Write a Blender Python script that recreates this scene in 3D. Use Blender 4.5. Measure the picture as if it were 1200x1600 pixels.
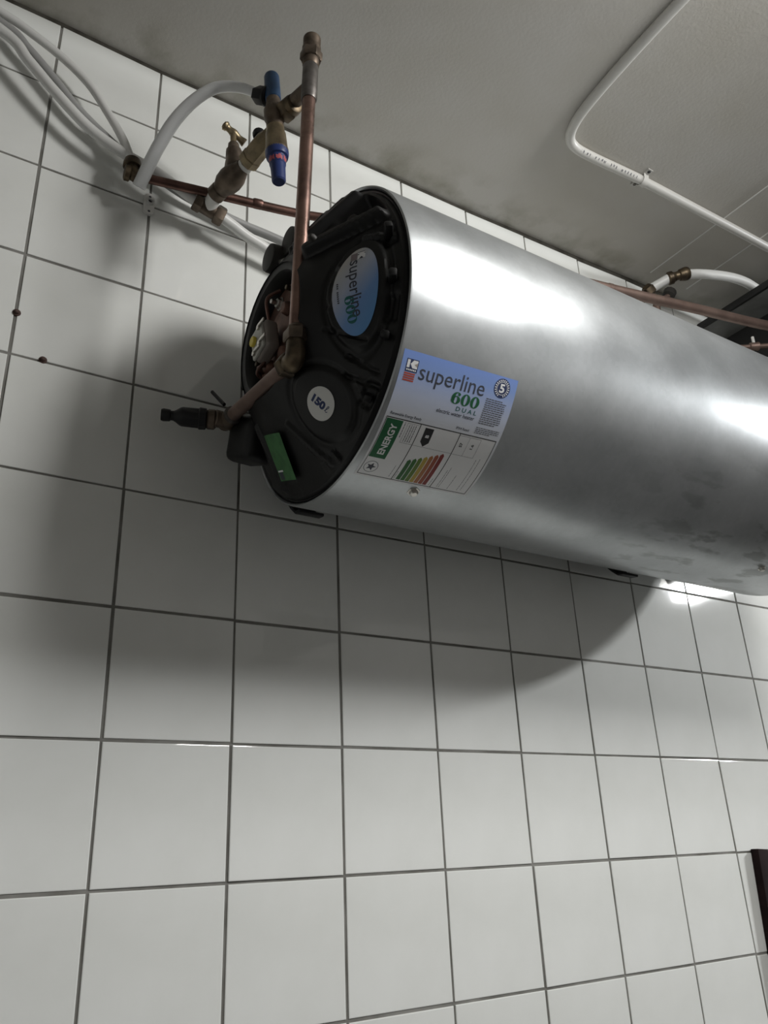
import bpy, bmesh, math, random
from mathutils import Vector, Matrix
random.seed(7)
for o in list(bpy.data.objects): bpy.data.objects.remove(o)
SC = bpy.context.scene
COL = SC.collection

# ------------------------------------------------------------------ camera
cam_d = bpy.data.cameras.new('camera'); cam = bpy.data.objects.new('camera', cam_d); COL.objects.link(cam)
RX = (0.84692045, -0.53006118, -0.041963); RY = (0.1729524, 0.34924641, -0.92093128); RZ = (0.50280535, 0.77269793, 0.38745928)
cam.matrix_world = Matrix(((RX[0], -RY[0], -RZ[0], -0.10205), (RX[1], -RY[1], -RZ[1], -1.243207),
                           (RX[2], -RY[2], -RZ[2], -1.368914), (0, 0, 0, 1)))
cam_d.sensor_fit = 'AUTO'; cam_d.sensor_width = 36; cam_d.lens = 1267.78 / 1600 * 36
cam_d.clip_start = 0.02
SC.camera = cam

# ------------------------------------------------------------------ world, lights, exposure
W = bpy.data.worlds.new('world'); SC.world = W; W.use_nodes = True
W.node_tree.nodes['Background'].inputs[0].default_value = (0.9, 0.95, 1, 1)
W.node_tree.nodes['Background'].inputs[1].default_value = 0.05
SC.view_settings.view_transform = 'Standard'; SC.view_settings.look = 'None'
SC.view_settings.exposure = -0.06; SC.view_settings.gamma = 1; SC.view_settings.use_curve_mapping = False

def area(name, loc, target, sx, sy, power, col, along=None):
    l = bpy.data.lights.new(name, 'AREA'); l.shape = 'RECTANGLE'; l.size = sx; l.size_y = sy; l.energy = power; l.color = col
    o = bpy.data.objects.new(name, l); COL.objects.link(o); o.location = loc
    o.rotation_euler = (Vector(target) - Vector(loc)).to_track_quat('-Z', 'Y').to_euler()
    if along:                                                        # lay the tube's length (size_y) along a given direction
        z = (Vector(loc) - Vector(target)).normalized(); y = Vector(along); y = (y - z * y.dot(z)).normalized()
        o.rotation_euler = Matrix((y.cross(z), y, z)).transposed().to_euler()
    return o
# two lamps on the ceiling: one where the conduit leads, one at the far right end of the room
area('ceiling_lamp_near', (1.06, -1.34, 0.07), (0.78, -0.62, -0.93), 0.28, 0.62, 30, (1.0, 0.99, 0.965))
area('ceiling_lamp_far', (4.35, -1.82, 0.14), (3.4, -1.82, -0.5), 0.14, 0.6, 110, (0.97, 0.99, 1.0), (0, 1, 0))

# ------------------------------------------------------------------ materials
MATS = {}
def mat(name, col, rough=0.5, metal=0.0, spec=0.5, var=None, bump=None, coat=0.0, noise_rough=None, sheen=None):
    """var=(second colour, noise scale, contrast lo, hi); bump=(scale, strength, distance)"""
    if name in MATS: return MATS[name]
    m = bpy.data.materials.new(name); m.use_nodes = True; nt = m.node_tree; b = nt.nodes['Principled BSDF']
    b.inputs['Base Color'].default_value = (*col, 1); b.inputs['Roughness'].default_value = rough
    b.inputs['Metallic'].default_value = metal; b.inputs['Specular IOR Level'].default_value = spec
    b.inputs['Coat Weight'].default_value = coat
    tc = nt.nodes.new('ShaderNodeTexCoord')
    def noise(scale, detail=4):
        n = nt.nodes.new('ShaderNodeTexNoise'); n.inputs['Scale'].default_value = scale; n.inputs['Detail'].default_value = detail
        nt.links.new(tc.outputs['Object'], n.inputs['Vector']); return n
    if var:
        n = noise(var[1]); r = nt.nodes.new('ShaderNodeValToRGB')
        r.color_ramp.elements[0].position = var[2]; r.color_ramp.elements[1].position = var[3]
        r.color_ramp.elements[0].color = (*var[0], 1); r.color_ramp.elements[1].color = (*col, 1)
        nt.links.new(n.outputs['Fac'], r.inputs['Fac']); nt.links.new(r.outputs['Color'], b.inputs['Base Color'])
    if noise_rough:
        n = noise(noise_rough[0]); mr = nt.nodes.new('ShaderNodeMapRange')
        mr.inputs['From Min'].default_value = 0.3; mr.inputs['From Max'].default_value = 0.7
        mr.inputs['To Min'].default_value = noise_rough[1]; mr.inputs['To Max'].default_value = noise_rough[2]
        nt.links.new(n.outputs['Fac'], mr.inputs['Value']); nt.links.new(mr.outputs['Result'], b.inputs['Roughness'])
    if bump:
        n = noise(bump[0], 3); bp = nt.nodes.new('ShaderNodeBump'); bp.inputs['Strength'].default_value = bump[1]; bp.inputs['Distance'].default_value = bump[2]
        nt.links.new(n.outputs['Fac'], bp.inputs['Height']); nt.links.new(bp.outputs['Normal'], b.inputs['Normal'])
    MATS[name] = m; return m

M_tile = mat('white_ceramic', (0.82, 0.83, 0.805), 0.05, spec=0.45, var=((0.765, 0.775, 0.745), 6.0, 0.35, 0.65), bump=(9.0, 0.10, 0.004))
M_grout = mat('grey_grout', (0.25, 0.245, 0.228), 0.9, spec=0.2, var=((0.15, 0.145, 0.13), 14, 0.35, 0.62))
M_floor = mat('dark_floor', (0.08, 0.077, 0.073), 0.6)
M_wall2 = mat('painted_wall', (0.75, 0.75, 0.73), 0.7)
M_wall3 = mat('brown_painted_wall', (0.48, 0.46, 0.44), 0.7)
M_copper = mat('aged_copper', (0.38, 0.245, 0.205), 0.30, metal=1, var=((0.21, 0.137, 0.117), 22, 0.3, 0.6), noise_rough=(30, 0.24, 0.42))
M_copper_d = mat('dark_copper', (0.17, 0.095, 0.078), 0.42, metal=0.9, var=((0.10, 0.06, 0.05), 30, 0.3, 0.65))
M_copper_p = mat('dull_copper', (0.25, 0.178, 0.15), 0.52, metal=0.7, var=((0.175, 0.12, 0.10), 25, 0.3, 0.65))
M_brass = mat('dull_brass', (0.33, 0.265, 0.165), 0.42, metal=0.9, var=((0.17, 0.135, 0.09), 38, 0.35, 0.62))
M_brass_d = mat('dark_brass', (0.155, 0.118, 0.075), 0.45, metal=0.85, var=((0.07, 0.055, 0.04), 45, 0.35, 0.65))
M_bronze = mat('brown_bronze', (0.175, 0.135, 0.102), 0.5, metal=0.7, var=((0.085, 0.066, 0.05), 42, 0.35, 0.65), bump=(90, 0.3, 0.001))
M_solder = mat('grey_solder', (0.20, 0.185, 0.175), 0.45, metal=0.85, var=((0.12, 0.11, 0.10), 40, 0.35, 0.6))
M_pvc = mat('white_pipe_plastic', (0.72, 0.72, 0.70), 0.38, spec=0.4)
M_pvcg = mat('grey_pipe_plastic', (0.36, 0.36, 0.355), 0.42, spec=0.4)
M_hose = mat('milky_hose', (0.74, 0.75, 0.75), 0.28, spec=0.5)
M_tape = mat('white_thread_tape', (0.80, 0.79, 0.76), 0.6)
M_blue = mat('blue_plastic', (0.018, 0.034, 0.13), 0.38, spec=0.5)
M_blue_d = mat('navy_plastic', (0.016, 0.05, 0.115), 0.42)
M_red = mat('red_print', (0.55, 0.12, 0.13), 0.5)
M_black = mat('black_cap_plastic', (0.0075, 0.0075, 0.0078), 0.42, spec=0.38, noise_rough=(18, 0.36, 0.52), bump=(160, 0.12, 0.0006))
M_black2 = mat('black_rubber', (0.010, 0.010, 0.011), 0.5, spec=0.35)
M_dust = mat('dusty_black_plastic', (0.032, 0.030, 0.027), 0.55, spec=0.35)
M_steelbolt = mat('zinc_bolt', (0.62, 0.60, 0.56), 0.35, metal=1)
M_flange = mat('brown_flange', (0.20, 0.105, 0.075), 0.5, metal=0.6, var=((0.09, 0.05, 0.04), 30, 0.35, 0.65))
M_thermo = mat('grey_bakelite', (0.55, 0.55, 0.50), 0.5, var=((0.42, 0.41, 0.37), 60, 0.4, 0.6))
M_thermo2 = mat('taupe_bakelite', (0.22, 0.19, 0.17), 0.55)
M_yellow = mat('yellow_knob', (0.72, 0.58, 0.08), 0.5)
M_wood = mat('dark_brown_wood', (0.018, 0.010, 0.010), 0.7, spec=0.08, var=((0.010, 0.006, 0.006), 20, 0.35, 0.65))
M_board = mat('charcoal_board', (0.10, 0.10, 0.10), 0.4)
M_beam = mat('dark_grey_steel', (0.26, 0.265, 0.255), 0.55, metal=0.1, var=((0.15, 0.15, 0.145), 10, 0.35, 0.65))
M_web = mat('shade_black_steel', (0.012, 0.012, 0.012), 0.6)  # near-black paints in the shade on the beam's web; flange edge shares it
M_green_stk = mat('green_sticker', (0.06, 0.19, 0.065), 0.5, var=((0.045, 0.14, 0.05), 60, 0.42, 0.58))
M_ink = mat('black_ink', (0.02, 0.02, 0.022), 0.55)
M_navy = mat('navy_ink', (0.015, 0.03, 0.11), 0.5)
M_grink = mat('green_ink', (0.010, 0.13, 0.045), 0.5)
M_dkink = mat('charcoal_ink', (0.045, 0.05, 0.07), 0.5)
M_smallink = mat('grey_ink', (0.10, 0.10, 0.115), 0.55)
M_paper = mat('white_paper', (0.86, 0.86, 0.87), 0.45)
M_redink = mat('red_ink', (0.50, 0.075, 0.04), 0.5)
M_rust = mat('rusty_screw', (0.075, 0.04, 0.032), 0.7)
M_teal = mat('teal_ink', (0.01, 0.13, 0.12), 0.5)
M_sand = mat('tan_ink', (0.40, 0.34, 0.29), 0.5)
M_mauve = mat('taupe_ink', (0.23, 0.19, 0.20), 0.5)

def ceiling_material():
    m = bpy.data.materials.new('stained_plaster'); m.use_nodes = True; nt = m.node_tree; b = nt.nodes['Principled BSDF']
    b.inputs['Roughness'].default_value = 0.85; b.inputs['Specular IOR Level'].default_value = 0.2
    tc = nt.nodes.new('ShaderNodeTexCoord')
    def noise(scale, det=5):
        n = nt.nodes.new('ShaderNodeTexNoise'); n.inputs['Scale'].default_value = scale; n.inputs['Detail'].default_value = det
        nt.links.new(tc.outputs['Object'], n.inputs['Vector']); return n
    n1 = noise(3.2); r1 = nt.nodes.new('ShaderNodeValToRGB')
    r1.color_ramp.elements[0].position = 0.36; r1.color_ramp.elements[1].position = 0.66
    r1.color_ramp.elements[0].color = (0.49, 0.47, 0.425, 1); r1.color_ramp.elements[1].color = (0.54, 0.525, 0.495, 1)
    nt.links.new(n1.outputs['Fac'], r1.inputs['Fac'])
    # mould creeping out from the corner with the tiled wall: blotches with their own edges
    n2 = noise(11, 7); sx = nt.nodes.new('ShaderNodeSeparateXYZ'); nt.links.new(tc.outputs['Object'], sx.inputs[0])
    mr = nt.nodes.new('ShaderNodeMapRange'); mr.inputs['From Min'].default_value = -0.13; mr.inputs['From Max'].default_value = 0.0
    nt.links.new(sx.outputs['Y'], mr.inputs['Value'])
    mr2 = nt.nodes.new('ShaderNodeMapRange'); mr2.inputs['From Min'].default_value = 0.46; mr2.inputs['From Max'].default_value = 0.68
    nt.links.new(n2.outputs['Fac'], mr2.inputs['Value'])
    mul = nt.nodes.new('ShaderNodeMath'); mul.operation = 'MULTIPLY'
    nt.links.new(mr.outputs[0], mul.inputs[0]); nt.links.new(mr2.outputs[0], mul.inputs[1])
    mx = nt.nodes.new('ShaderNodeMixRGB'); mx.inputs['Color2'].default_value = (0.30, 0.285, 0.235, 1)
    nt.links.new(mul.outputs[0], mx.inputs['Fac']); nt.links.new(r1.outputs['Color'], mx.inputs['Color1'])
    nt.links.new(mx.outputs['Color'], b.inputs['Base Color'])
    n3 = noise(140, 3); bp = nt.nodes.new('ShaderNodeBump'); bp.inputs['Strength'].default_value = 0.2; bp.inputs['Distance'].default_value = 0.002
    nt.links.new(n3.outputs['Fac'], bp.inputs['Height']); nt.links.new(bp.outputs['Normal'], b.inputs['Normal'])
    return m
M_ceil = ceiling_material()

def galvanised():
    m = bpy.data.materials.new('galvanised_steel'); m.use_nodes = True; nt = m.node_tree; b = nt.nodes['Principled BSDF']
    b.inputs['Metallic'].default_value = 0.82
    tc = nt.nodes.new('ShaderNodeTexCoord')
    def noise(scale, det=4, stretch=(1, 1, 1)):
        mp = nt.nodes.new('ShaderNodeMapping'); mp.inputs['Scale'].default_value = stretch
        nt.links.new(tc.outputs['Object'], mp.inputs['Vector'])
        n = nt.nodes.new('ShaderNodeTexNoise'); n.inputs['Scale'].default_value = scale; n.inputs['Detail'].default_value = det
        nt.links.new(mp.outputs['Vector'], n.inputs['Vector']); return n
    n1 = noise(9, 6, (1, 1, 1)); r = nt.nodes.new('ShaderNodeValToRGB')
    r.color_ramp.elements[0].position = 0.30; r.color_ramp.elements[1].position = 0.62
    r.color_ramp.elements[0].color = (0.41, 0.43, 0.44, 1); r.color_ramp.elements[1].color = (0.50, 0.52, 0.532, 1)
    nt.links.new(n1.outputs['Fac'], r.inputs['Fac'])
    v = nt.nodes.new('ShaderNodeTexVoronoi'); v.inputs['Scale'].default_value = 130; nt.links.new(tc.outputs['Object'], v.inputs['Vector'])
    mx = nt.nodes.new('ShaderNodeMixRGB'); mx.blend_type = 'MULTIPLY'; mx.inputs['Fac'].default_value = 0.07
    bw = nt.nodes.new('ShaderNodeRGBToBW'); nt.links.new(v.outputs['Color'], bw.inputs[0])
    nt.links.new(r.outputs['Color'], mx.inputs['Color1']); nt.links.new(bw.outputs[0], mx.inputs['Color2'])
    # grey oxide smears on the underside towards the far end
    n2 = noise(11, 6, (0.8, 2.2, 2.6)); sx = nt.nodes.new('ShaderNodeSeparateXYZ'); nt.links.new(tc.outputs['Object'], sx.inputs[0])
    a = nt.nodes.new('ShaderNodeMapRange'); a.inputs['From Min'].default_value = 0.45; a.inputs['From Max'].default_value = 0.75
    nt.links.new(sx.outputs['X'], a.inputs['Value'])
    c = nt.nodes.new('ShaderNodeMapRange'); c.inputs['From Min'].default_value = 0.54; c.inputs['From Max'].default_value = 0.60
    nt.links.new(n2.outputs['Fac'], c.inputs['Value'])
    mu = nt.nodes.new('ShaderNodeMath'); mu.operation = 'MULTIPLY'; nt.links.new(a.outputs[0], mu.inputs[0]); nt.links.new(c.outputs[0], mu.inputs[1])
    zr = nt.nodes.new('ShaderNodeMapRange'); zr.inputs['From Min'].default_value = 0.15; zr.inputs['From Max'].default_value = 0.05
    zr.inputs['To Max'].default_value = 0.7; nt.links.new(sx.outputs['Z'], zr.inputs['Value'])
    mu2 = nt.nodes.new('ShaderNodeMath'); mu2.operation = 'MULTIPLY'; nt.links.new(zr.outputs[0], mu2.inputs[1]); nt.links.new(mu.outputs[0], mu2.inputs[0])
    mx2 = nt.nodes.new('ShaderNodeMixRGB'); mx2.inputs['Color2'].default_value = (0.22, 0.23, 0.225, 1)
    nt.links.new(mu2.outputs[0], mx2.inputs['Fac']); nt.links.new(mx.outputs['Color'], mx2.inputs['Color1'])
    nt.links.new(mx2.outputs['Color'], b.inputs['Base Color'])
    n4 = noise(6, 5); mr = nt.nodes.new('ShaderNodeMapRange'); mr.inputs['From Min'].default_value = 0.3; mr.inputs['From Max'].default_value = 0.7
    mr.inputs['To Min'].default_value = 0.28; mr.inputs['To Max'].default_value = 0.36
    nt.links.new(n4.outputs['Fac'], mr.inputs['Value']); nt.links.new(mr.outputs[0], b.inputs['Roughness'])
    n5 = noise(4.5, 2); bp = nt.nodes.new('ShaderNodeBump'); bp.inputs['Strength'].default_value = 0.25; bp.inputs['Distance'].default_value = 0.0022
    nt.links.new(n5.outputs['Fac'], bp.inputs['Height']); nt.links.new(bp.outputs['Normal'], b.inputs['Normal'])
    return m
M_galv = galvanised()

def attr_ramp(name, attr, stops, rough=0.45):
    m = bpy.data.materials.new(name); m.use_nodes = True; nt = m.node_tree; b = nt.nodes['Principled BSDF']; b.inputs['Roughness'].default_value = rough
    at = nt.nodes.new('ShaderNodeAttribute'); at.attribute_name = attr
    r = nt.nodes.new('ShaderNodeValToRGB'); e = r.color_ramp.elements
    while len(e) < len(stops): e.new(0.5)
    for k, (p, c) in zip(e, stops): k.position = p; k.color = (*c, 1)
    nt.links.new(at.outputs['Fac'], r.inputs['Fac']); nt.links.new(r.outputs['Color'], b.inputs['Base Color'])
    return m
M_label = attr_ramp('blue_fading_label', 'fade', [(0.0, (0.17, 0.28, 0.66)), (0.10, (0.23, 0.35, 0.70)), (0.30, (0.60, 0.66, 0.83)), (0.48, (0.78, 0.80, 0.85)), (1.0, (0.84, 0.84, 0.85))])
M_oval = attr_ramp('oval_blue_label', 'fade', [(0.0, (0.50, 0.49, 0.47)), (0.35, (0.43, 0.48, 0.60)), (0.7, (0.17, 0.32, 0.63)), (1.0, (0.12, 0.31, 0.62))])

# ------------------------------------------------------------------ building helpers
def wloc(o):
    v = Vector((0, 0, 0))
    while o is not None: v += o.location; o = o.parent
    return v
def obj(name, bm, m, parent=None, smooth=True, label=None, origin=None):
    """link a bmesh (in room coordinates) as one mesh object"""
    me = bpy.data.meshes.new(name); o = bpy.data.objects.new(name, me); COL.objects.link(o)
    if parent is not None: o.parent = parent
    off = wloc(parent) if parent is not None else Vector((0, 0, 0))
    if origin is not None: o.location = Vector(origin) - off; off = Vector(origin)
    bmesh.ops.translate(bm, verts=bm.verts, vec=-off)
    bmesh.ops.recalc_face_normals(bm, faces=bm.faces)
    if smooth:
        for f in bm.faces: f.smooth = True
        for e in bm.edges:
            if len(e.link_faces) == 2 and e.calc_face_angle(0) > 0.6: e.smooth = False
    bm.to_mesh(me); bm.free(); me.materials.append(m)
    if label: o['label'] = label
    return o
def tag(o, label, cat, group=None):
    o['label'] = label; o['category'] = cat
    if group: o['group'] = group
    return o
def thing(name, label, cat, loc, group=None):
    o = bpy.data.objects.new(name, None); COL.objects.link(o); o.location = loc; o.empty_display_size = 0.05
    return tag(o, label, cat, group)
def struct(o): o['kind'] = 'structure'; return o
def frame_for(d):
    d = Vector(d).normalized(); a = Vector((0, 0, 1)) if abs(d.z) < 0.9 else Vector((1, 0, 0))
    u = d.cross(a).normalized(); return u, d.cross(u).normalized()
def lathe(bm, base, axis, prof, n=24, closed=False):
    """prof: list of (distance along axis, radius)"""
    base = Vector(base); d = Vector(axis).normalized(); u, v = frame_for(d); rings = []
    for h, r in prof:
        if r <= 1e-6: rings.append([bm.verts.new(base + d * h)]); continue
        rings.append([bm.verts.new(base + d * h + u * (r * math.cos(2 * math.pi * i / n)) + v * (r * math.sin(2 * math.pi * i / n))) for i in range(n)])
    for a, b in zip(rings, rings[1:] + ([rings[0]] if closed else [])):
        for i in range(n):
            j = (i + 1) % n
            if len(a) == 1 and len(b) == 1: continue
            if len(a) == 1: bm.faces.new((a[0], b[i], b[j]))
            elif len(b) == 1: bm.faces.new((a[i], a[j], b[0]))
            else: bm.faces.new((a[i], a[j], b[j], b[i]))
    if not closed:
        for r_ in (rings[0], rings[-1]):
            if len(r_) > 1: bm.faces.new(r_)
def cyl(bm, a, b, r0, r1=None, n=24, bev=0.0):
    a, b = Vector(a), Vector(b); L = (b - a).length; r1 = r0 if r1 is None else r1
    if bev: prof = [(0, r0 - bev), (bev, r0), (L - bev, r1), (L, r1 - bev)]
    else: prof = [(0, r0), (L, r1)]
    lathe(bm, a, b - a, prof, n)
def hexnut(bm, a, b, r): 
    a, b = Vector(a), Vector(b); L = (b - a).length
    lathe(bm, a, b - a, [(0, r * 0.9), (L * 0.15, r), (L * 0.85, r), (L, r * 0.9)], 6)
def smooth_path(pts, sub=8):
    P = [Vector(p) for p in pts]; P = [P[0] * 2 - P[1]] + P + [P[-1] * 2 - P[-2]]; out = []
    for i in range(1, len(P) - 2):
        p0, p1, p2, p3 = P[i - 1], P[i], P[i + 1], P[i + 2]
        for k in range(sub):
            t = k / sub
            out.append(0.5 * ((2 * p1) + (p2 - p0) * t + (2 * p0 - 5 * p1 + 4 * p2 - p3) * t * t + (3 * p1 - p0 - 3 * p2 + p3) * t ** 3))
    out.append(P[-2]); return out
def tube(bm, pts, r, n=16, sub=8, smooth=True):
    P = smooth_path(pts, sub) if smooth and len(pts) > 2 else [Vector(p) for p in pts]
    rad = r if callable(r) else (lambda t: r)
    u = None; rings = []
    for i, p in enumerate(P):
        d = (P[min(i + 1, len(P) - 1)] - P[max(i - 1, 0)]).normalized()
        if u is None: u = frame_for(d)[0]
        u = (u - d * u.dot(d)).normalized(); v = d.cross(u); q = rad(i / (len(P) - 1))
        rings.append([bm.verts.new(p + u * (q * math.cos(2 * math.pi * k / n)) + v * (q * math.sin(2 * math.pi * k / n))) for k in range(n)])
    for a, b in zip(rings, rings[1:]):
        for k in range(n): bm.faces.new((a[k], a[(k + 1) % n], b[(k + 1) % n], b[k]))
    bm.faces.new(rings[0]); bm.faces.new(rings[-1])
def box(bm, c, size, bev=0.0, rot=None, seg=2):
    r = bmesh.ops.create_cube(bm, size=1); vs = r['verts']
    bmesh.ops.scale(bm, vec=size, verts=vs)
    if bev:
        es = list({e for v in vs for e in v.link_edges})
        rb = bmesh.ops.bevel(bm, geom=es, offset=bev, segments=seg, affect='EDGES', profile=0.5)
        vs = list({v for f in rb['faces'] for v in f.verts} | {v for v in vs if v.is_valid})
    if rot is not None: bmesh.ops.rotate(bm, verts=vs, cent=(0, 0, 0), matrix=rot)
    bmesh.ops.translate(bm, verts=vs, vec=c)
def B(): return bmesh.new()
def one(name, fn, m, parent, label=None, smooth=True):
    bm = B(); fn(bm); return obj(name, bm, m, parent, smooth, label)

# ------------------------------------------------------------------ room shell
TS = 0.2
CZ = [(-2.5, .176), (-0.3, .176), (0.0, .1745), (0.2, .1665), (0.4, .166), (0.6, .1645), (0.8, .166), (1.0, .1665), (1.2, .1725), (1.4, .1765), (1.62, .185), (1.9, .188), (2.2, .189), (6.0, .189)]
def ceil_z(x):
    for (a, za), (b, zb) in zip(CZ, CZ[1:]):
        if a <= x <= b: return za + (zb - za) * (x - a) / (b - a)
    return CZ[-1][1]
FLOOR = -2.85
X0, X1, Y0 = -2.0, 5.6, -3.7
bm = B(); box(bm, ((X0 + X1) / 2, 0.061, (FLOOR + 0.25) / 2), (X1 - X0, 0.12, 0.25 - FLOOR + 0.0)); wall = struct(obj('wall_back', bm, M_grout, None, False))
wall['label'] = 'white square tiled wall with grey grout'
bm = B()
prev = None
for x, z in CZ:
    a = [bm.verts.new((x, 0.12, z)), bm.verts.new((x, Y0, z)), bm.verts.new((x, Y0, z + 0.12)), bm.verts.new((x, 0.12, z + 0.12))]
    if prev:
        for i in range(4): bm.faces.new((prev[i], prev[(i + 1) % 4], a[(i + 1) % 4], a[i]))
    prev = a
ceil = struct(obj('ceiling', bm, M_ceil, None, True)); ceil['label'] = 'grey stained plaster ceiling'
bm = B(); box(bm, ((X0 + X1) / 2, Y0 / 2, FLOOR - 0.05), (X1 - X0, -Y0 + .2, 0.1)); struct(obj('floor', bm, M_floor, None, False))
bm = B(); box(bm, (X0 - 0.05, Y0 / 2, (FLOOR + .2) / 2), (0.1, -Y0, .2 - FLOOR)); struct(obj('wall_left', bm, M_wall2, None, False))
bm = B(); box(bm, (X1 + 0.05, Y0 / 2, (FLOOR + .2) / 2), (0.1, -Y0, .2 - FLOOR)); struct(obj('wall_right', bm, M_wall3, None, False))
bm = B(); box(bm, ((X0 + X1) / 2, Y0 - 0.05, (FLOOR + .2) / 2), (X1 - X0, 0.1, .2 - FLOOR)); struct(obj('wall_front', bm, M_wall3, None, False))

# tiles: one shared mesh, each tile its own object; the row under the ceiling is cut to fit
GAP = 0.0044
def tile_mesh(h_l=TS, h_r=TS):
    bm = B(); w = TS / 2 - GAP / 2; lo = -TS / 2 + GAP / 2; tl = -TS / 2 + h_l - GAP / 2; tr = -TS / 2 + h_r - GAP / 2
    v = [bm.verts.new(p) for p in ((-w, 0.008, lo), (w, 0.008, lo), (w, 0.008, tr), (-w, 0.008, tl), (-w, 0, lo), (w, 0, lo), (w, 0, tr), (-w, 0, tl))]
    for f in ((0, 1, 5, 4), (1, 2, 6, 5), (2, 3, 7, 6), (3, 0, 4, 7), (4, 5, 6, 7)): bm.faces.new([v[i] for i in f])
    es = [e for e in bm.edges if all(abs(q.co.y) < 1e-6 for q in e.verts)]
    bmesh.ops.bevel(bm, geom=es, offset=0.0014, segments=2, affect='EDGES', profile=0.6)
    bmesh.ops.recalc_face_normals(bm, faces=bm.faces)
    for f in bm.faces: f.smooth = False
    me = bpy.data.meshes.new('tile'); bm.to_mesh(me); bm.free(); me.materials.append(M_tile); return me
TM = tile_mesh()
NT = 0
for j in range(-1, 14):
    for i in range(-3, 14):
        if j == -1:
            drop = 0.008 if i < 4 else 0.008 + 0.0016 * (i - 3)
            zl, zr = ceil_z(i * TS + .003) - drop, ceil_z((i + 1) * TS - .003) - drop
            me = tile_mesh(zl + 0.002, zr + 0.002); zc = TS / 2
        else: me = TM; zc = -j * TS - TS / 2
        o = bpy.data.objects.new('tile', me); COL.objects.link(o); o.parent = wall
        o.location = (i * TS + TS / 2 + random.uniform(-.0006, .0006), -0.0006 + random.uniform(-.0005, .0004), zc + random.uniform(-.0006, .0006))
        o.rotation_euler = (random.gauss(0, 0.0022), random.gauss(0, 0.0012), random.gauss(0, 0.0022)); NT += 1
# dirty filler joint along the top of the tiles
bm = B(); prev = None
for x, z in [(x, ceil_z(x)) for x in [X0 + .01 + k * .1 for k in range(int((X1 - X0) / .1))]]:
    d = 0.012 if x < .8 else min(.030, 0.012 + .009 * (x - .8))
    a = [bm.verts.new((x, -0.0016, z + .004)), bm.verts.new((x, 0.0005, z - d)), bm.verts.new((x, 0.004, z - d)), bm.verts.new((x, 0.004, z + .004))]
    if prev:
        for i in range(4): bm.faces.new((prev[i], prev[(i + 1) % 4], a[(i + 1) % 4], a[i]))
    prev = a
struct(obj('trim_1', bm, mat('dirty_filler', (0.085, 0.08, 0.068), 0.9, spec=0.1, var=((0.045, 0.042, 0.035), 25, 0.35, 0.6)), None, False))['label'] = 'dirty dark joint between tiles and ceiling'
# thin painted joints between the ceiling boards
for k, xj in enumerate((1.655, 1.817)):
    bm = B(); z = ceil_z(xj); box(bm, (xj, -1.2, z - 0.0006), (0.0032, 2.3, 0.0016)); o = obj('ceiling_joint', bm, M_pvc, ceil, False)

# ------------------------------------------------------------------ water heater
HX, HY, HZ, HR, HE = 0.42364, -0.27424, -0.6163, 0.25924, 1.585
heater = thing('water_heater', 'horizontal galvanised steel water heater with black end cap, high on the tiled wall', 'water heater', (HX, HY, HZ - HR))
CEN = Vector((HX, HY, HZ))
def cylp(x, th, rad=HR):
    t = math.radians(th); return Vector((x, HY - rad * math.sin(t), HZ - rad * math.cos(t)))
bm = B()
lathe(bm, (HX, HY, HZ), (1, 0, 0), [(0.045, HR - .006), (0.001, HR - 0.0055), (-0.0015, HR - 0.003), (0, HR - 0.0005), (0.003, HR), (0.2, HR), (0.4, HR), (0.6, HR), (0.8, HR), (1.0, HR), (HE - HX - .004, HR), (HE - HX, HR - .003), (HE - HX, HR - .01)], 160)
casing = obj('casing', bm, M_galv, heater, True, 'dull shiny galvanised steel casing')

# black moulded end cap: a shallow cone with ribs, pockets and pads, from the rim in to the hub
KS = 0.64; RB = 0.255
def sstep(a, b, x):
    t = max(0.0, min(1.0, (x - a) / (b - a))); return t * t * (3 - 2 * t)
def seg_d(px, py, ax, ay, bx, by):
    dx, dy = bx - ax, by - ay; t = max(0, min(1, ((px - ax) * dx + (py - ay) * dy) / (dx * dx + dy * dy)))
    return math.hypot(px - ax - t * dx, py - ay - t * dy), t
def pol(r, th): t = math.radians(th); return (-r * math.sin(t), -r * math.cos(t))
LC = pol(0.187, 80.4); SC150 = pol(0.182, 28.1)
RIBS = [(pol(.247, 112.5), pol(.135, 125), .0095, .016), (pol(.243, 140), pol(.135, 144), .010, .014), (pol(.24, 152), pol(.135, 156), .007, .008),
        (pol(.243, 101), pol(.205, 106), .006, .008), (pol(.235, 166), pol(.15, 170), .006, .007), (pol(.245, 12), pol(.16, 2), .006, .006),
        (pol(.245, 335), pol(.15, 322), .006, .006)]
GRV = [(pol(.243, 45.5), pol(.195, 44.2), .0035, .004), (pol(.235, 50), pol(.19, 52), .0035, .004), (pol(.15, 62), pol(.21, 60), .003, .003), (pol(.16, 95), pol(.15, 75), .004, .004)]
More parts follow.
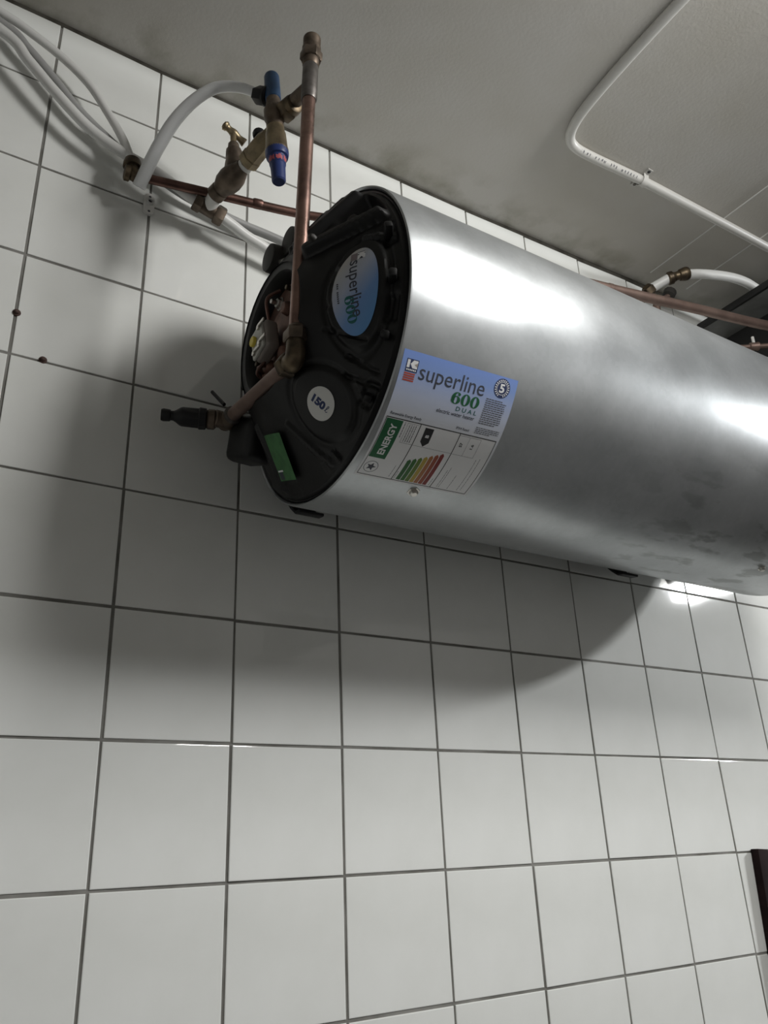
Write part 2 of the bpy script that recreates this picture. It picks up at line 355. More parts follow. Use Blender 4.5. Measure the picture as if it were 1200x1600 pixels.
def cap_h(y, z):
    """height of the moulding above the plain cone at (y, z) from the axis"""
    r = math.hypot(y, z); th = math.degrees(math.atan2(-y, -z)) % 360; h = 0.0
    # pocket between the two big top ribs
    if 108 < th < 146: h -= 0.022 * sstep(114, 119, th) * (1 - sstep(134, 138.5, th)) * sstep(.183, .197, r) * (1 - sstep(.236, .243, r))
    for a, b, w, ht in RIBS:
        d, t = seg_d(y, z, *a, *b); h += max(0, ht - h) * (1 - sstep(w * 0.45, w * 1.35, d)) * (1 - sstep(.233, .244, r))
    for a, b, w, dp in GRV:
        d, t = seg_d(y, z, *a, *b); h -= dp * (1 - sstep(w * 0.4, w * 1.6, d))
    # raised oval pad with a groove round it
    u = (-(y - LC[0]) * math.sin(math.radians(80.4)) - (z - LC[1]) * math.cos(math.radians(80.4))); v = (y - LC[0]) * math.cos(math.radians(80.4)) - (z - LC[1]) * math.sin(math.radians(80.4))
    e = math.hypot(u / 0.0345, v / 0.0725)
    h += 0.004 * (1 - sstep(1.10, 1.20, e))
    h -= 0.003 * sstep(1.18, 1.25, e) * (1 - sstep(1.32, 1.45, e))
    # round pad under the capacity sticker
    d = math.hypot(y - SC150[0], z - SC150[1]); h += 0.003 * (1 - sstep(.044, .050, d)); h -= 0.003 * sstep(.05, .053, d) * (1 - sstep(.056, .062, d))
    # scalloped pockets round the outer band
    k = math.cos(math.radians((th - 72) * 12)); h -= 0.006 * sstep(.35, .75, k) * sstep(.222, .229, r) * (1 - sstep(.240, .245, r)) * (1 if 15 < th < 110 else 0.4)
    return h
def cone_pt(y, z, off=0.0):
    r = math.hypot(y, z); q = 1 / math.hypot(1, KS); h = cap_h(y, z) + off
    x = HX - KS * (RB - r)
    ny, nz = (y / r, z / r) if r > 1e-6 else (0, 0)
    return Vector((x - h * q, HY + y + ny * KS * q * h, HZ + z + nz * KS * q * h))
bm = B(); NA, rings = 512, []
rl = [0.2535, 0.2515, 0.249] + [0.2465 - 0.137 * k / 80 for k in range(81)]
for r in rl:
    ring = []
    for i in range(NA):
        y, z = pol(r, 360 * i / NA)
        p = cone_pt(y, z)
        if r > .2485: p = Vector((HX + (.006 if r > .2525 else 0.002), HY + y, HZ + z))
        ring.append(bm.verts.new(p))
    rings.append(ring)
for a, b in zip(rings, rings[1:]):
    for i in range(NA): bm.faces.new((a[i], a[(i + 1) % NA], b[(i + 1) % NA], b[i]))
cap = obj('end_cap', bm, M_black, heater, True, 'black moulded plastic end cap with ribs')
for f in cap.data.polygons: f.use_smooth = True
# hub collar round the element opening
XH = 0.334
bm = B(); lathe(bm, (XH, HY, HZ), (1, 0, 0), [(0.045, .110), (0.012, .1125), (0.004, .1165), (0.0, .1145), (-0.002, .108), (0.0, .099), (0.006, .0945), (0.03, .0915), (0.05, .0905), (0.05, .106)], 96, closed=True)
obj('hub_collar', bm, M_black, heater, True, 'black plastic collar round the heating element')
# thin radial webs on the collar's flank
for th in (150, 205, 228, 250, 283, 310):
    y, z = pol(.122, th); bm = B(); rot = Matrix.Rotation(math.radians(-th), 3, 'X')
    box(bm, (XH + .022, HY + y, HZ + z), (.034, .010, .022), .003, rot); obj('rib', bm, M_black, heater)
# flange, bolts, thermostat
bm = B(); lathe(bm, (0.358, HY, HZ), (1, 0, 0), [(0.02, .091), (0.002, .091), (0.0, .089), (0.0, .052), (-.006, .050), (-.008, .046), (-.008, .02), (-0.008, 0)], 64)
fl = obj('element_flange', bm, M_flange, heater, True, 'brown rusty element flange')
for k in range(8):
    t = 45 * k + 12; y, z = pol(.073, t); c = Vector((0.358, HY + y, HZ + z)); bm = B()
    cyl(bm, c, c - Vector((.018, 0, 0)), .0042, n=10, bev=.001); hexnut(bm, c, c - Vector((.008, 0, 0)), .0088)
    lathe(bm, c, (-1, 0, 0), [(0, .0115), (.0016, .0115)], 16)
    obj('bolt', bm, M_steelbolt if k % 3 else M_brass_d, fl)
for a, b, c_ in ((-.03, .03, .012), (.035, -.04, .012), (-.02, -.045, .012)):
    bm = B(); p = Vector((.352, HY + a, HZ + b)); cyl(bm, p, p - Vector((.012, 0, 0)), .012, .010, 20, .002); obj('terminal_boss', bm, M_flange, fl)
thermo = None
bm = B(); tc_ = Vector((0.334, HY + .014, HZ - .010)); rt = Matrix.Rotation(math.radians(-12), 3, 'X')
box(bm, tc_, (.022, .048, .056), .006, rt, 3); thermo = obj('thermostat', bm, M_thermo2, heater, True, 'grey thermostat with a pale faceplate and yellow dial')
bm = B(); box(bm, tc_ + Vector((-.0125, .004, 0)), (.006, .040, .052), .0025, rt); obj('faceplate', bm, M_thermo, thermo)
bm = B(); p = tc_ + Vector((-.0150, .012, 0.002)); cyl(bm, p, p - Vector((.006, 0, 0)), .0085, n=20, bev=.001); obj('dial', bm, M_yellow, thermo)
for dy, dz in ((-.006, .022), (-.012, -.015), (.012, -.024)):
    bm = B(); p = tc_ + Vector((-.0150, dy * .85, dz * .85)); cyl(bm, p, p - Vector((.004, 0, 0)), .0045, n=12); box(bm, p + Vector((-.003, -.012, .002)), (.003, .022, .005), .001); obj('terminal', bm, M_steelbolt, thermo)
# wires in the hub
for pts in ([(.336, -.262, -.585), (.328, -.272, -.555), (.345, -.285, -.540)], [(.336, -.250, -.655), (.330, -.235, -.670), (.348, -.225, -.675)], [(.338, -.246, -.66), (.334, -.228, -.656), (.35, -.21, -.65)]):
    bm = B(); tube(bm, pts, .0028, 10); obj('wire', bm, M_copper_d, thermo)
# two round bosses above the hub, and their cord gland
def boss(y, z, xa, xb, r, m=M_dust):
    bm = B(); lathe(bm, (xb, HY + y, HZ + z), (-1, 0, 0), [(0, r * 1.06), (xb - xa - .004, r), (xb - xa - .0012, r * .96), (xb - xa, r * .86), (xb - xa, 0)], 36); return obj('round_boss', bm, m, heater)
boss(.008, .150, .330, .385, .024)
boss(-.030, .163, .347, .385, .024)
bm = B(); p = Vector((.345, HY - .005, HZ + .136)); cyl(bm, p, p + Vector((0, -.022, -.012)), .004, n=10); obj('gland_screw', bm, M_steelbolt, heater)
bm = B(); lathe(bm, cone_pt(*pol(.147, 123)), (-1, -.4, .3), [(-.004, .007), (.004, .0065), (.008, .004), (.0085, 0)], 16); obj('moulded_nub', bm, M_dust, heater)
bm = B(); lathe(bm, cone_pt(*pol(.205, 131), .0), (-1, -.4, .3), [(-.004, .012), (.012, .011), (.018, .008), (.019, 0)], 20); obj('moulded_nub', bm, M_dust, heater)
# snap lugs bridging cap and rim on the front
for th, w in ((82.5, .013), (102, .012), (62, .011), (41, .011)):
    bm = B(); y, z = pol(.236, th); p = cone_pt(y, z); rot = Matrix.Rotation(math.radians(90 - th), 3, 'X') @ Matrix.Rotation(math.radians(-32), 3, 'Z')
    box(bm, p + Vector((-.004, 0, 0)), (.012, .030, w), .003, rot); obj('snap_lug', bm, M_black, heater)
# shroud where the cold inlet enters, near the wall
bm = B(); box(bm, (0.374, HY + .152, HZ - .108), (.062, .075, .080), .014, Matrix.Rotation(math.radians(20), 3, 'X') @ Matrix.Rotation(math.radians(12), 3, 'Z'), 3); obj('inlet_shroud', bm, M_black, heater)
# far end
bm = B(); lathe(bm, (HE, HY, HZ), (1, 0, 0), [(-.02, .2525), (.0, .2525), (.004, .248), (.06, .15), (.075, .10), (.078, 0)], 96); obj('far_end_cap', bm, M_black, heater)
# steel screws along the seam
def casing_screw(x, th, r=.0085):
    n = (cylp(x, th) - Vector((x, HY, HZ))).normalized(); bm = B()
    lathe(bm, cylp(x, th) - n * .001, n, [(0, r * 1.25), (.0018, r * 1.2), (.0022, r * .85), (.006, r * .8), (.0072, r * .6), (.0072, 0)], 6); o = obj('screw', bm, M_steelbolt, casing, False)
casing_screw(.5447, 13.1); casing_screw(1.396, 13.9, .007)

# --------- printing on curved faces
def text_bm(body, bold=0.0):
    c = bpy.data.curves.new('lettering', 'FONT'); c.body = body; c.offset = bold; c.resolution_u = 3; c.fill_mode = 'FRONT'
    o = bpy.data.objects.new('lettering', c); COL.objects.link(o)
    dg = bpy.context.evaluated_depsgraph_get(); me = bpy.data.meshes.new_from_object(o.evaluated_get(dg))
    bm = B(); bm.from_mesh(me); bpy.data.objects.remove(o); bpy.data.curves.remove(c); bpy.data.meshes.remove(me)
    return bm
def fit(bm, a0, b0, a1, b1, rot=0):
    """map flat lettering to a rectangle of label millimetres: a right, b down; rot=90: reads upwards; rot=-90: reads downwards"""
    xs = [v.co.x for v in bm.verts]; ys = [v.co.y for v in bm.verts]; x0, x1, y0, y1 = min(xs), max(xs), min(ys), max(ys)
    for v in bm.verts:
        s, t = (v.co.x - x0) / (x1 - x0), (v.co.y - y0) / (y1 - y0)
        if rot == 0: v.co = Vector((a0 + s * (a1 - a0), b1 - t * (b1 - b0), 0))
        elif rot == 90: v.co = Vector((a1 - t * (a1 - a0), b1 - s * (b1 - b0), 0))
        else: v.co = Vector((a0 + t * (a1 - a0), b0 + s * (b1 - b0), 0))
    return bm
def poly(bm, pts):
    bm.faces.new([bm.verts.new((a, b, 0)) for a, b in pts])
def rect(bm, a0, b0, a1, b1): poly(bm, [(a0, b0), (a1, b0), (a1, b1), (a0, b1)])
def ring2(bm, ca, cb, ra, rb, ia, ib, n=40, t0=0, t1=360, da=0, db=0):
    o = []; i_ = []
    full = abs(t1 - t0) >= 360
    cnt = n if full else n + 1
    for k in range(cnt):
        t = math.radians(t0 + (t1 - t0) * k / n); o.append(bm.verts.new((ca + ra * math.cos(t), cb + rb * math.sin(t), 0))); i_.append(bm.verts.new((ca + da + ia * math.cos(t), cb + db + ib * math.sin(t), 0)))
    for k in range(cnt if full else cnt - 1): bm.faces.new((o[k], o[(k + 1) % cnt], i_[(k + 1) % cnt], i_[k]))
def disc(bm, ca, cb, ra, rb, n=40): poly(bm, [(ca + ra * math.cos(2 * math.pi * k / n), cb + rb * math.sin(2 * math.pi * k / n)) for k in range(n)])
def cut(bm, step_a=None, step_b=None):
    for axis, st in ((0, step_a), (1, step_b)):
        if not st: continue
        lo = min(v.co[axis] for v in bm.verts); hi = max(v.co[axis] for v in bm.verts); q = math.floor(lo / st) * st + st
        while q < hi - 1e-6:
            co = Vector((0, 0, 0)); co[axis] = q; no = Vector((0, 0, 0)); no[axis] = 1
            bmesh.ops.bisect_plane(bm, geom=bm.verts[:] + bm.edges[:] + bm.faces[:], plane_co=co, plane_no=no); q += st
def serif600(bm, a0, b0, a1, b1):
    w = (a1 - a0) / 3.12; h = b1 - b0
    for k in (1, 2): ca = a0 + w * (0.5 + 1.06 * k); ring2(bm, ca, b0 + h / 2, w / 2, h / 2, w * .17, h * .42)
    ca = a0 + w / 2
    ring2(bm, ca, b0 + h * .66, w / 2, h * .34, w * .16, h * .27)
    ring2(bm, ca + w * .06, b0 + h / 2, w * .56, h / 2, w * .20, h * .43, 30, 150, 300)
    disc(bm, ca + w * .26, b0 + h * .17, w * .15, h * .115)

# ---- the big side label: millimetres a (right), b (down) -> casing
def side_map(off):
    def f(a, b):
        u = a + 0.032 * (b - 95); v = b - 0.032 * a
        return cylp(0.431 + u / 1000, 59.5 - math.degrees(v / 1000 / HR), HR + off)
    return f
def wrapped(name, bm, m, parent, f, label=None, sa=None, sb=6):
    cut(bm, sa, sb)
    co = [(v.co.x, v.co.y) for v in bm.verts]
    for v in bm.verts: v.co = f(v.co.x, v.co.y)
    return obj(name, bm, m, parent, True, label), co
def add_fade(o, vals):
    at = o.data.attributes.new('fade', 'FLOAT', 'POINT'); at.data.foreach_set('value', vals)
bm = B(); rect(bm, 0.5, 1, 197, 200.5)
side, co = wrapped('side_label', bm, M_label, heater, side_map(.0002), 'blue and white printed side label with energy rating', 20, 3)
add_fade(side, [max(0, min(1, c[1] / 200)) for c in co])
def sprint(name, fn, m, label=None, off=.0009):
    bm = B(); r = fn(bm); bm = r if r is not None else bm
    return wrapped(name, bm, m, side, side_map(.0002 + (off - .0004) * .3), label)[0]
sprint('brand_lettering', lambda b: fit(text_bm('superline', 0.0), 31.2, 14.0, 142.5, 43.5), M_dkink, 'dark lettering superline')
sprint('model_number', lambda b: serif600(b, 92, 39, 140, 56), M_grink, 'bold green number 600')
sprint('model_lettering', lambda b: fit(text_bm('D U A L', .012), 105, 58.6, 141, 65), M_teal, 'green lettering DUAL')
sprint('product_lettering', lambda b: fit(text_bm('electric water heater', .008), 75, 67, 140.5, 72.8), M_dkink, 'small lettering electric water heater')
sprint('small_lettering', lambda b: fit(text_bm('Renewable Energy Ready', .014), 7.5, 86.6, 58, 92.2), M_dkink, 'small lettering Renewable Energy Ready')
sprint('small_lettering', lambda b: fit(text_bm('IPX4 Rated', .012), 117, 86.2, 139.3, 90.2), M_dkink)
# maker's badge: white K in a blue frame above red stripes
sprint('badge_frame', lambda b: rect(b, 8.0, 12, 27.0, 29.5), M_navy, None, .0007)
sprint('badge_face', lambda b: rect(b, 9.2, 13.2, 25.8, 24), M_paper, None, .0011)
def kneg(b):
    poly(b, [(13.6, 13.2), (18.6, 13.2), (14.6, 18.4), (13.6, 18.4)]); poly(b, [(13.6, 24), (13.6, 18.8), (14.6, 18.8), (18.2, 24)])
sprint('badge_letter', kneg, M_navy, None, .0014)
sprint('badge_corner', lambda b: poly(b, [(25.8, 16), (25.8, 21.5), (21, 18.6)]), M_sand, None, .0014)
sprint('badge_lettering', lambda b: [rect(b, 9.6 + 2.7 * k, 25.6, 11.5 + 2.7 * k, 27.8) for k in range(6)] and None, M_paper, None, .0011)
for k in range(4): sprint('badge_stripe', lambda b, k=k: rect(b, 8.0, 30.6 + 3.1 * k, 25.2, 32.7 + 3.1 * k), M_redink)
# five-year seal
sprint('seal', lambda b: disc(b, 171.5, 18.0, 14.3, 14.3), M_navy, 'round navy guarantee seal with a white 5', .0007)
sprint('seal_ring', lambda b: (ring2(b, 171.5, 18, 9.6, 9.6, 8.9, 8.9), None)[1], M_paper, None, .0011)
sprint('seal_number', lambda b: fit(text_bm('5', .035), 167.0, 11.5, 176, 24.5), M_paper, None, .0012)
def seal_marks(b):
    for k in range(22):
        t = math.radians(360 * k / 22); c, s = math.cos(t), math.sin(t)
        if k in (5, 6): continue
        poly(b, [(171.5 + 10.4 * c - .75 * s, 18 + 10.4 * s + .75 * c), (171.5 + 12.8 * c - .75 * s, 18 + 12.8 * s + .75 * c), (171.5 + 12.8 * c + .75 * s, 18 + 12.8 * s - .75 * c), (171.5 + 10.4 * c + .75 * s, 18 + 10.4 * s - .75 * c)])
sprint('seal_lettering', seal_marks, M_paper, None, .0012)
# block of small print
def fine(b):
    rg = random.Random(3)
    for k in range(13):
        y = 36.5 + 3.05 * k; end = 187 - (8 if k in (0, 12) else 0) - rg.uniform(0, 2); a = 149.5
        while a < end:
            w = rg.uniform(2.2, 6.0); rect(b, a, y, min(a + w, end), y + 1.35); a += w + .8
    for k in range(4):
        y = 80.3 + 2.7 * k; end = 191 - (14 if k == 3 else 0); a = 149
        while a < end:
            w = rg.uniform(2.2, 6.0); rect(b, a, y, min(a + w, end), y + 1.15); a += w + .8
sprint('fine_print', fine, M_smallink)['kind'] = 'stuff'
# energy rating panel
sprint('energy_panel', lambda b: rect(b, 4, 94.5, 193, 197), M_paper, 'white energy rating panel', .0006)
def outline(b):
    for r_ in ((4, 94.5, 193, 95.9), (4, 195.8, 193, 197), (4, 94.5, 5, 197), (191.9, 94.5, 193, 197), (60.0, 95, 61.3, 195.9), (127.6, 95, 128.9, 195.9)): rect(b, *r_)
sprint('panel_outline', outline, M_ink, None, .0009)
def thin(b):
    for r_ in ((40, 129, 167, 129.4), (40, 98, 40.4, 129), (147, 98, 147.4, 129.4), (166.6, 98, 167, 129.4), (40, 98, 58.5, 98.4), (129, 98, 167, 98.4)): rect(b, *r_)
sprint('panel_rules', thin, M_smallink, None, .0009)
sprint('energy_block', lambda b: rect(b, 5.6, 97, 32, 162), M_grink, 'dark green block reading ENERGY', .0009)
sprint('energy_lettering', lambda b: fit(text_bm('ENERGY', .03), 15.0, 103.5, 26.0, 155, 90), M_paper, None, .0013)
def star(b):
    ring2(b, 18.5, 179.8, 11, 11, 10.2, 10.2)
    pts = []
    for k in range(10):
        t = math.radians(-90 + 36 * k + 12); q = 8 if k % 2 == 0 else 3.6; pts.append((18.5 + q * math.cos(t), 179.8 + q * math.sin(t)))
    poly(b, pts)
sprint('star_emblem', star, M_dkink, 'grey star in a circle')
sprint('rating_arrow', lambda b: poly(b, [(69.6, 98.8), (84.0, 98.8), (84.6, 121), (77.6, 128.3), (70.4, 121)]), M_ink, 'black rating arrow', .001)
sprint('rating_letter', lambda b: fit(text_bm('B', .04), 74.6, 109.0, 80.4, 113.6, 90), M_paper, None, .0013)
BC = [(0.025, 0.13, 0.03), (0.04, 0.16, 0.03), (0.13, 0.22, 0.03), (0.50, 0.36, 0.06), (0.44, 0.17, 0.06), (0.36, 0.09, 0.045), (0.25, 0.035, 0.03)]
for k in range(7):
    a = 67.0 + 7.65 * k; t = 153 - 3.5 * k
    sprint('energy_bar', lambda b: poly(b, [(a, 194), (a, t + 3.6), (a + 3.3, t), (a + 6.6, t + 3.6), (a + 6.6, 194)]), mat('energy_bar_ink_%d' % k, BC[k], 0.5), None, .001)
sprint('rating_figure', lambda b: fit(text_bm('57', .03), 134.5, 109, 139.5, 116, 90), M_ink, None, .001)
sprint('rating_figure', lambda b: fit(text_bm('1.6', .03), 154, 108, 158.5, 116, 90), M_ink, None, .001)
def vfine(b):
    rg = random.Random(5)
    for a, b0, b1 in ((35.5, 98, 122), (43.5, 100, 127), (47, 100, 127), (50.5, 100, 127), (54, 100, 127), (54, 168, 192), (63, 178, 193), (123.6, 178, 193), (138, 158, 193), (141.5, 152, 193), (157, 164, 193), (174, 130, 192), (180, 128, 190)):
        q = b1
        while q > b0: w = rg.uniform(1.5, 4.5); rect(b, a, max(b0, q - w), a + (1.1 if b1 < 130 else .75), q); q -= w + .7
sprint('fine_print', vfine, M_smallink)['kind'] = 'stuff'

# ---- stickers on the cone of the end cap
def cone_frame(th):
    t = math.radians(th); rad = Vector((0, -math.sin(t), -math.cos(t))); X = Vector((1, 0, 0)); q = math.hypot(1, KS)
    dn = (rad + X * KS) / q; n = (-X + rad * KS) / q; return dn, n.cross(dn), n
def cone_map(c, th, rot, off):
    """label millimetres (a right, b down) about centre c; rot = direction of a in the (tang, down-slope) plane, degrees"""
    dn, tg, n = cone_frame(th); cr, sr = math.cos(math.radians(rot)), math.sin(math.radians(rot)); c = Vector(c)
    def f(a, b):
        s = (a * cr + b * sr) / 1000; t = (a * sr - b * cr) / 1000           # s along tang, t along slope
        p = c + tg * s + dn * t; y, z = p.y - HY, p.z - HZ
        q = cone_pt_plain(y, z); return q + n * off
    return f
def cone_pt_plain(y, z):
    r = math.hypot(y, z); return Vector((HX - KS * (RB - r), HY + y, HZ + z))
# oval label: a runs down the picture (-tang), letters' tops point out along the slope
OV = dict(c=(0.3798, -0.4582, -0.6473), th=80.4, rot=180)
def ovm(off):
    dn, tg, n = cone_frame(80.4); c = Vector(OV['c']); ra = math.radians(7.5)
    def f(a, b):
        a2 = a * math.cos(ra) + b * math.sin(ra); b2 = -a * math.sin(ra) + b * math.cos(ra)
        p = c - tg * (a2 / 1000) - dn * (b2 / 1000); return cone_pt_plain(p.y - HY, p.z - HZ) + n * off
    return f
bm = B()
for k in range(10): 
    if k == 0: disc(bm, 0, 0, 68 * .1, 36 * .1, 48)
    else: ring2(bm, 0, 0, 6.8 * (k + 1), 3.6 * (k + 1), 6.8 * k, 3.6 * k, 48)
bmesh.ops.remove_doubles(bm, verts=bm.verts, dist=1e-4)
dn, tg, n = cone_frame(80.4); c0 = Vector(OV['c'])
co = [(v.co.x, v.co.y) for v in bm.verts]
for v in bm.verts:
    p = c0 - tg * (v.co.x / 1000) - dn * (v.co.y / 1000); v.co = cone_pt_plain(p.y - HY, p.z - HZ) + n * .0050
oval = obj('oval_label', bm, M_oval, heater, True, 'oval blue label reading superline 600')
add_fade(oval, [max(0, min(1, 0.5 + x / 150 - y / 120)) for x, y in co])
def oprint(name, fn, m, label=None, off=.0056):
    bm = B(); r = fn(bm); bm = r if r is not None else bm
    return wrapped(name, bm, m, oval, ovm(.0050 + (off - .0050) * .4), label, 12, 8)[0]
oprint('brand_lettering', lambda b: fit(text_bm('superline', .006), -49, -9.5, 41, 14), M_dkink)
oprint('model_number', lambda b: serif600(b, 7, 2.5, 49, 17.5), M_teal)
oprint('badge_face', lambda b: rect(b, -61, -15.5, -49, -3.5), M_paper)
oprint('badge_letter', lambda b: (poly(b, [(-58, -15.5), (-56, -15.5), (-58, -12.5)]), poly(b, [(-58, -3.5), (-58, -7), (-55.6, -3.5)]), poly(b, [(-61, -15.5), (-60, -15.5), (-60, -3.5), (-61, -3.5)]), poly(b, [(-49, -13), (-49, -6), (-53, -9.5)]), None)[-1], M_dkink, None, .0060)
oprint('badge_stripe', lambda b: rect(b, -61, -2.5, -49, 7.5), M_mauve)
oprint('small_lettering', lambda b: [rect(b, -18 + 3.3 * k, 25.6, -15.8 + 3.3 * k, 28.4) for k in range(10) if k != 3] and None, M_dkink)['kind'] = 'stuff'
# round capacity sticker
C150 = (0.3766, -0.3598, -0.7764)
def m150(off):
    dn, tg, n = cone_frame(28.1); c = Vector(C150)
    def f(a, b): p = c + dn * (a / 1000) - tg * (b / 1000); return cone_pt_plain(p.y - HY, p.z - HZ) + n * off
    return f
bm = B(); disc(bm, 0, 0, 8, 8, 40); ring2(bm, 0, 0, 16, 16, 8, 8); ring2(bm, 0, 0, 24.6, 24.6, 16, 16); bmesh.ops.remove_doubles(bm, verts=bm.verts, dist=1e-4)
for v in bm.verts: v.co = m150(.0040)(v.co.x, v.co.y)
st150 = obj('capacity_sticker', bm, mat('sticker_white', (0.66, 0.66, 0.64), 0.4), heater, True, 'round white sticker reading 150 l')
wrapped('capacity_lettering', fit(text_bm('150', .06), -16.5, -6.4, 9.0, 6.4), M_navy, st150, m150(.0042), None, 6, 6)
def ell(bm):
    P = [(10.5, 4.6), (12.4, 1.5), (14.6, -2.2), (15.2, -4.6), (14.0, -5.2), (12.7, -2.8), (12.2, 1.5), (12.6, 4.4), (14.2, 4.9), (16.0, 3.0)]
    S = smooth_path([(x, y, 0) for x, y in P], 4)
    for p, q in zip(S, S[1:]):
        d = (q - p).normalized(); nn = Vector((-d.y, d.x, 0)) * .55; bm.faces.new([bm.verts.new(w) for w in (p - nn, q - nn, q + nn, p + nn)])
bm = B(); ell(bm); wrapped('litre_symbol', bm, M_navy, st150, m150(.0042), None, None, None)
# green sticker near the bottom
def mgr(off):
    dn, tg, n = cone_frame(344.7); c = Vector((0.3808, -0.2247, -0.7977)); ra = math.radians(4.5); cr, sr = math.cos(ra), math.sin(ra)
    def f(a, b): a2, b2 = a * cr - b * sr, a * sr + b * cr; p = c + tg * (a2 / 1000) + dn * (b2 / 1000); return cone_pt_plain(p.y - HY, p.z - HZ) + n * off
    return f
bm = B(); rect(bm, -26, -38, 26, 38); gs, _ = wrapped('green_sticker', bm, M_green_stk, heater, mgr(.0075), 'green rectangular sticker', 6, 8)
wrapped('sticker_print', (lambda b: (rect(b, -22, 24, -8, 36), b)[1])(B()), M_dkink, gs, mgr(.0077), None, 6, 8)
wrapped('sticker_print', (lambda b: (rect(b, -23, 20.5, -5, 23.2), b)[1])(B()), M_paper, gs, mgr(.0077), None, 6, 8)

# ------------------------------------------------------------------ wall brackets carrying the heater
for x, lab in ((0.487, 'black steel wall bracket foot under the heater by its black end cap'), (1.267, 'black steel wall bracket foot under the far end of the heater')):
    t = thing('wall_bracket', lab, 'bracket', (x, 0, -0.80), 'brackets under the heater')
    bm = B(); box(bm, (x, -0.006, -0.665), (.045, .010, .14), .002); obj('wall_plate', bm, M_black2, t)
    bm = B()
    pts = [(-0.008, -.725), (-.038, -.765), (-.082, -.815), (-.098, -.829), (-.112, -.831)]
    for (ya, za), (yb, zb) in zip(pts, pts[1:]):
        L = math.hypot(yb - ya, zb - za); ang = math.atan2(zb - za, yb - ya)
        box(bm, (x, (ya + yb) / 2, (za + zb) / 2), (.048, L + .004, .006), .002, Matrix.Rotation(ang, 3, 'X'))
    obj('support_arm', bm, M_black2, t)

# ------------------------------------------------------------------ copper riser on the cold feed
V = Vector
riser = thing('copper_riser', 'tall upright copper pipe with brass elbow, in front of the black end cap', 'pipe', (.332, -.365, -.72))
r0, r1 = V((.3325, -.365, -.690)), V((.3605, -.365, -.118))
one('pipe', lambda b: cyl(b, r0, r1, .0112, n=32), M_copper, riser, 'bright copper upright pipe')
ax = (r1 - r0).normalized()
one('tee_sleeve', lambda b: lathe(b, r1 - ax * .082, ax, [(0, .0122), (.004, .0136), (.080, .0136), (.084, .012), (.09, .0112)], 28), M_solder, riser, 'grey soldered tee at the top')
one('end_nut', lambda b: (hexnut(b, r1 + ax * .016, r1 + ax * .038, .0195), lathe(b, r1, ax, [(0, .012), (.004, .0145), (.016, .0145), (.017, .017)], 24)), M_bronze, riser)
one('end_plug', lambda b: lathe(b, r1 + ax * .036, ax, [(0, .016), (.010, .0165), (.013, .0135), (.018, .0135), (.024, .0155), (.034, .0155), (.038, .012), (.038, .007), (.030, .006), (.030, 0)], 24), M_bronze, riser, 'brass compression end plug')
# elbow at the foot
ef = V((.331, -.3665, -.719))
one('elbow', lambda b: (tube(b, [ef + ax * .030, ef + ax * .012, ef + V((0, .006, -.002)), ef + V((0, .026, .003))], .0145, 20, 6),), M_brass_d, riser, 'dark brass compression elbow')
one('elbow_nut', lambda b: (hexnut(b, ef + ax * .026, ef + ax * .046, .0195), lathe(b, ef + ax * .046, ax, [(0, .0165), (.006, .0135), (.008, .0115)], 24)), M_bronze, riser)
one('elbow_nut', lambda b: hexnut(b, ef + V((0, .018, .0015)), ef + V((0, .036, .004)), .0185), M_brass_d, riser)
tee = V((.331, -.1075, -.6915))
one('cross_pipe', lambda b: cyl(b, ef + V((0, .02, .002)), tee, .0112, n=28), M_copper_p, riser, 'dull copper pipe to the inlet tee')
one('inlet_tee', lambda b: (cyl(b, tee + V((.052, 0, 0)), tee - V((.022, 0, 0)), .0145, n=24, bev=.002), cyl(b, tee - V((0, .03, .003)), tee + V((0, .012, .001)), .0142, n=24, bev=.002),
    hexnut(b, tee + V((.014, 0, 0)), tee + V((.036, 0, 0)), .0195)), M_bronze, riser, 'brown brass inlet tee')
one('solder_ring', lambda b: lathe(b, tee - V((0, .032, .0034)), (0, 1, .1), [(0, .0118), (.002, .0152), (.006, .0152), (.008, .0118)], 24), M_solder, riser)
# drain cock
dr = thing('drain_cock', 'black drain valve sticking out left of the inlet tee, beside the dark end cap', 'valve', (.305, -.107, -.70))
da = (V((.245, -.078, -.689)) - tee).normalized(); d0 = tee + da * .016
one('collar', lambda b: lathe(b, d0, da, [(0, .013), (.004, .017), (.014, .017), (.018, .013)], 24), M_bronze, dr)
one('body', lambda b: lathe(b, d0 + da * .016, da, [(0, .015), (.002, .0185), (.012, .0190), (.014, .0170), (.040, .0165), (.044, .0150), (.050, .0105), (.054, .0085)], 10), M_black2, dr, 'black valve body')
one('spout', lambda b: lathe(b, d0 + da * .066, da, [(0, .0085), (.008, .0080), (.010, .0100), (.020, .0108), (.024, .0095), (.024, .0)], 20), M_black2, dr)
lv0 = V((.322, -.118, -.668)); lv1 = V((.3095, -.092, -.633))
one('lever', lambda b: tube(b, [lv0, lv0.lerp(lv1, .5), lv1], .0032, 10, 3), M_black2, dr, 'thin dark lever')

